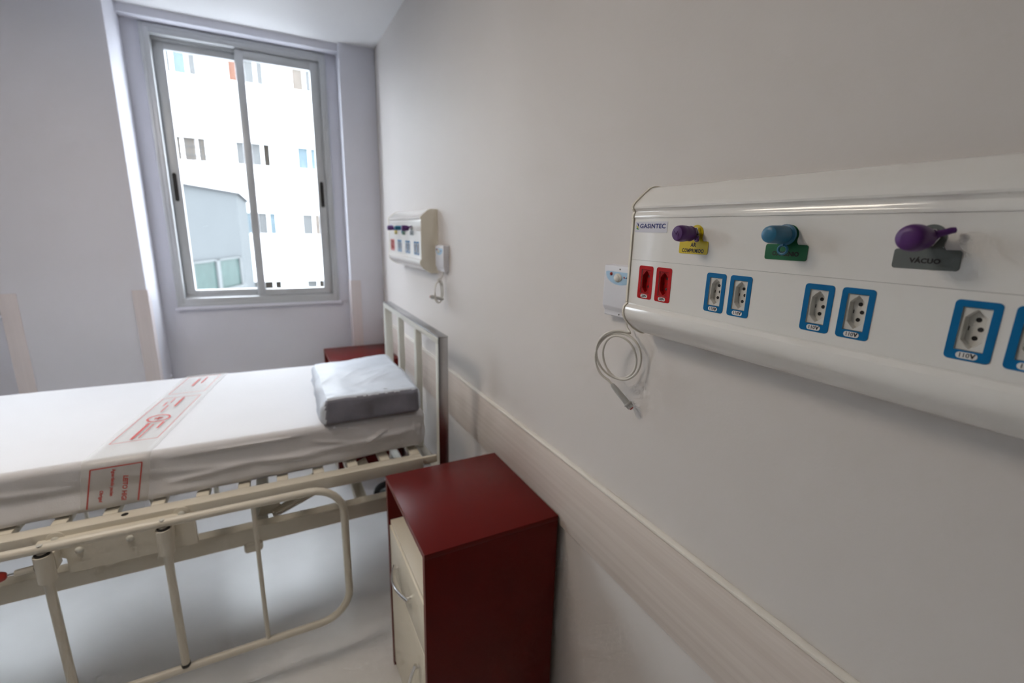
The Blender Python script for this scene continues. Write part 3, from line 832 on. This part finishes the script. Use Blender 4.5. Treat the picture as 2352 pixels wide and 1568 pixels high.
# ------------------------------------------------------------------ nurse call units
def call_unit(yc, label, cordpts, hand):
    t = thing('nurse_call_unit', (-.0005, yc, 1.360), label, 'nurse call', 'nurse call boxes')
    W, z0, z1 = .112, 1.360, 1.474
    obj('back_plate', bx(bm_new(), -.006, -.0005, yc - W / 2, yc + W / 2, z0, z1, .0022), 'callwhite', t)
    b = bm_new()
    pr = [(-.006, 1.4735), (-.024, 1.4735), (-.0262, 1.472), (-.0268, 1.468), (-.0268, 1.384), (-.0255, 1.380), (-.0215, 1.3735), (-.0205, 1.371), (-.0205, 1.3625), (-.019, 1.3605), (-.006, 1.3605)]
    prism(b, [(x, yc - W / 2 + .0025, z) for x, z in pr], (0, W - .005, 0))
    cov = obj('cover', b, 'callwhite', t, smooth=35)
    bev = cov.modifiers.new('edge', 'BEVEL'); bev.width = .003; bev.segments = 3; bev.limit_method = 'ANGLE'; bev.angle_limit = math.radians(60)
    G = lambda u, v, d: Vector((-.0268 - d, yc - u, v))
    em = [(-.046 + .0 , 1.4580), (-.040, 1.4600), (.040, 1.4600), (.046, 1.4580)]
    for i in range(1, 14):
        a = PI * i / 14
        em.append((.046 * math.cos(a), 1.4580 - .026 * math.sin(a) ** .9))
    e = obj('emblem_field', prism(bm_new(), [G(a, c_, .0001) for a, c_ in em], (-.0004, 0, 0)), 'callblue', t, label='pale blue half-oval emblem')
    kb = bm_new()
    lathe(kb, G(-.004, 1.4475, .0004), (-1, 0, 0), [(0, .0118), (.002, .0116), (.003, .0105), (.0035, .0085), (.006, .0078), (.007, .006)], 24)
    for v in kb.verts: v.co.z = 1.4475 + (v.co.z - 1.4475) * .80
    obj('cancel_button', kb, 'cable', t, label='ivory oval button')
    obj('indicator_lamp', lathe(bm_new(), G(-.027, 1.4545, .0003), (-1, 0, 0), [(0, .0036), (.002, .0034), (.0035, .002)], 12), 'redplastic', t, label='red indicator')
    b = bm_new()
    for k in range(4):
        u_ = .018 + k * .004
        bx(b, -.0276, -.0271, yc - u_ - .0026, yc - u_, 1.4480, 1.4495 + .0012 * k)
    obj('emblem_mark', b, 'navy', e)
    obj('emblem_dot', lathe(bm_new(), G(.0155, 1.4495, .0003), (-1, 0, 0), [(0, .0020), (.0005, .0020)], 10), 'redplastic', e)
    for v_, xx in ((1.4660, -.0268), (1.3668, -.0205)):
        obj('screw', lathe(bm_new(), (xx - .0001, yc, v_), (-1, 0, 0), [(0, .0016), (.0006, .0016)], 10), 'black', t)
    obj('cord', tube(bm_new(), cordpts, .0026, 10), 'cable', t)
    p0, p1 = Vector(hand[0]), Vector(hand[1]); L_ = (p1 - p0).length
    h = obj('handset', lathe(bm_new(), p0, p1 - p0, [(0, .0032), (.004, .0052), (.012, .0060), (L_ * .80, .0072), (L_ * .805, .0094), (L_ * .85, .0096), (L_ * .86, .0084), (L_ * .985, .0072), (L_, .0050)], 18), 'handset', t, label='grey push-button handset')
    obj('call_button', lathe(bm_new(), p0 + (p1 - p0) * .995, p1 - p0, [(0, .0048), (.0025, .0044), (.0032, .003)], 14), 'redplastic', h, label='red call button')
    return t
def coil(y0, cy, cz, cx, ax_, ay, rz, zt, turns=2.6, a0=95):
    """cord dropping from y0 at zt, then looping about (cx, cy, cz)"""
    pts = [(-.017, y0, zt), (-.018, y0 + .0005, zt - .008)]
    n = int(turns * 40)
    for i in range(n + 1):
        s = i / n; a = math.radians(a0) - 2 * PI * turns * s
        r_ = 1.06 - .16 * math.sin(PI * s * 1.25)
        sh = .006 * math.sin(2 * PI * s + .6)
        pts.append((cx - ax_ * math.cos(a) * -r_ - .004 * math.sin(i * .21), cy + sh + ay * math.cos(a) * r_, cz + rz * math.sin(a) * r_ + .003 * math.sin(i * .13 + 1)))
    # smooth the polyline start
    out = [Vector(pts[0]), Vector(pts[1])]
    p1, p2 = Vector(pts[1]), Vector(pts[2])
    t2 = (Vector(pts[3]) - p2).normalized() * .03
    for i in range(1, 10):
        s = i / 10
        c1 = p1 + Vector((0, 0, -.022)); c2_ = p2 - t2
        out.append((1 - s) ** 3 * p1 + 3 * (1 - s) ** 2 * s * c1 + 3 * (1 - s) * s * s * c2_ + s ** 3 * p2)
    out += [Vector(p) for p in pts[2:]]
    return out
cp = coil(.768, .762, 1.279, -.037, -.022, .042, .052, 1.3618, 2.486, 100)
e_ = cp[-1]
hs = (tuple(e_ + Vector((.003, -.008, -.007))), (-.019, .729, 1.170))
cp += [e_ * .5 + Vector(hs[0]) * .5 + Vector((-.001, .0008, .001)), Vector(hs[0]) + (Vector(hs[1]) - Vector(hs[0])) * .03]
call_unit(.791, 'white nurse call box beside the large foreground gas panel, with coiled cord', cp, hs)
cp = coil(1.975, 1.968, 1.272, -.040, .022, .016, .050, 1.3618, 2.4, 95)
hs = ((-.022, 1.955, 1.240), (-.075, 1.978, 1.252))
cp += [Vector((-.02, 1.955, 1.243))]
call_unit(1.995, 'small distant white nurse call box beside the far gas panel', cp, hs)

# ------------------------------------------------------------------ buildings across the yard
KF = 24.0 / 14.0
def ex(x): return -.7 + (x + .7) * KF
def ez(z): return 1.54 + (z - 1.54) * KF
YFAC = 24.0
nb_ = thing('neighbour_building', (-.5, YFAC + 2, -7), 'overexposed white apartment block with rows of windows across the yard', 'building')
cols = [(-.78 + 1.385 * k) for k in range(-5, 6)]
rowsz = [(4.86, 5.56), (2.97, 3.70), (1.29, 2.03), (-.45, .27), (-2.1, -1.4)]
hw = .425
b = bm_new()
xl, xr = ex(cols[0] - 1.0), ex(cols[-1] + 1.0)
zt = ez(6.3); zprev = zt
for z0, z1 in rowsz:
    bx(b, xl, xr, YFAC, YFAC + .35, ez(z1), zprev)
    xprev = xl
    for c_ in cols:
        bx(b, xprev, ex(c_ - hw), YFAC, YFAC + .35, ez(z0), ez(z1)); xprev = ex(c_ + hw)
    bx(b, xprev, xr, YFAC, YFAC + .35, ez(z0), ez(z1))
    zprev = ez(z0)
bx(b, xl, xr, YFAC, YFAC + .35, -7, zprev)
bx(b, xl, xr, YFAC + .36, YFAC + 4, -7, zt)
obj('wall', b, 'facade', nb_, smooth=0)
obj('floor_band', bx(bm_new(), xl, xr, YFAC - .06, YFAC - .001, ez(2.115), ez(2.150)), 'facade_trim', nb_)
pan = ['pane_grey', 'pane_blue', 'pane_tan', 'pane_grey', 'pane_blue']
for ri, (z0, z1) in enumerate(rowsz):
    for ci, c_ in enumerate(cols):
        x0, x1 = ex(c_ - hw), ex(c_ + hw); za, zb = ez(z0), ez(z1)
        fy_ = YFAC + .10
        box_h = (zb - za) * .24
        wb = bm_new()
        bx(wb, x0, x1, fy_ - .05, fy_ + .06, zb - box_h, zb)
        for xx in (x0, x0 + (x1 - x0) * .36, x0 + (x1 - x0) * .70, x1 - .10): bx(wb, xx, xx + .10, fy_, fy_ + .07, za, zb - box_h)
        bx(wb, x0, x1, fy_, fy_ + .07, za, za + .07)
        w_ = obj('window', wb, 'facade_trim', nb_, smooth=0)
        edges = [x0 + .10, x0 + (x1 - x0) * .36, x0 + (x1 - x0) * .36 + .1, x0 + (x1 - x0) * .70, x0 + (x1 - x0) * .70 + .1, x1 - .1]
        for k in range(3):
            mm = pan[(ri * 3 + ci * 2 + k) % 5]
            if ri == 0 and ci == 5: mm = ('pane_brown', 'pane_grey', 'pane_grey')[k]
            if ri == 1 and ci == 4: mm = 'pane_tan'
            if ri == 1 and ci == 5: mm = ('pane_grey', 'pane_grey', 'pane_dark')[k]
            if ri == 1 and ci == 6: mm = 'pane_blue'
            if ri == 2 and ci == 5: mm = ('pane_blue', 'pane_grey', 'pane_blue')[k]
            if ri == 2 and ci == 6: mm = ('pane_grey', 'pane_tan', 'pane_tan')[k]
            if ri == 3 and ci in (5, 6): mm = ('pane_grey', 'pane_dark', 'pane_dark')[k]
            obj('pane', bx(bm_new(), edges[2 * k], edges[2 * k + 1], fy_ + .04, fy_ + .05, za + .07, zb - box_h), mm, w_, smooth=0)
        obj('sill', bx(bm_new(), x0 - .08, x1 + .08, YFAC - .10, YFAC + .10, za - .09, za), 'facade_trim', w_, smooth=0)
        if ri in (1, 3): obj('shutter_hood', bx(bm_new(), x0 - .05, x1 + .05, YFAC - .08, YFAC + .05, zb - box_h, zb + .03), 'facade_trim', w_, smooth=0)
        if ri == 1 and ci == 4:
            gb = bm_new()
            for q in range(9): bx(gb, x0 + .1 + q * (x1 - x0 - .2) / 8 - .012, x0 + .1 + q * (x1 - x0 - .2) / 8 + .012, fy_ - .03, fy_ - .01, za, zb - box_h)
            for q in (.3, .65): bx(gb, x0, x1, fy_ - .03, fy_ - .01, za + (zb - box_h - za) * q - .012, za + (zb - box_h - za) * q + .012)
            obj('window_grille', gb, 'pane_grey', w_, smooth=0)

gbk = thing('grey_annex', (-4, 15, -7), 'lower grey rendered block with green tinted window across the yard', 'building')
A_, B_, D_ = (-2.35, 11.6), (-1.27, 14.5), (-1.17, 19.4)
# footprint corners found from the sight of its two faces and roof line
ZA = 2.315
foot = [(-12, 11.2), A_, B_, D_, (-2.0, 20.0), (-12, 20.0)]
obj('wall', prism(bm_new(), [(p[0], p[1], -7) for p in foot], (0, 0, 7 + ZA)), 'greyblock', gbk, smooth=0)
foot2 = [(-12, 11.1), (A_[0] + .06, A_[1] - .06), (B_[0] + .08, B_[1] - .04), (D_[0] + .08, D_[1]), (-2.0, 20.1), (-12, 20.1)]
obj('roof_coping', prism(bm_new(), [(p[0], p[1], ZA) for p in foot2], (0, 0, .035)), 'coping', gbk, smooth=0)
dv_ = Vector((B_[0] - A_[0], B_[1] - A_[1], 0)); Lf = dv_.length; dv_.normalize(); nn = Vector((dv_.y, -dv_.x, 0))
def wal(s, z, o): return Vector((A_[0], A_[1], 0)) + dv_ * Lf * s + nn * o + Vector((0, 0, z))
def wslab(bm, s0, s1, z0, z1, o0, o1):
    prism(bm, [wal(s0, z0, o0), wal(s1, z0, o0), wal(s1, z1, o0), wal(s0, z1, o0)], nn * (o1 - o0))
wb = bm_new()
for s0, s1 in ((.16, .18), (.50, .55), (.90, .93)): wslab(wb, s0, s1, .02, .74, .0, .06)
wslab(wb, .16, .93, .70, .74, 0, .06); wslab(wb, .14, .95, -.05, .02, 0, .10)
gw = obj('window', wb, 'annex_trim', gbk, smooth=0)
for s0, s1 in ((.18, .50), (.55, .90)):
    g_ = bm_new(); wslab(g_, s0, s1, .02, .70, .005, .02); obj('pane', g_, 'pane_green', gw, smooth=0)
struct('yard_ground', bx(bm_new(), -40, 40, YW + 3, 60, -7.3, -7.0), 'yard', 'grey concrete yard between the buildings', 'yard')
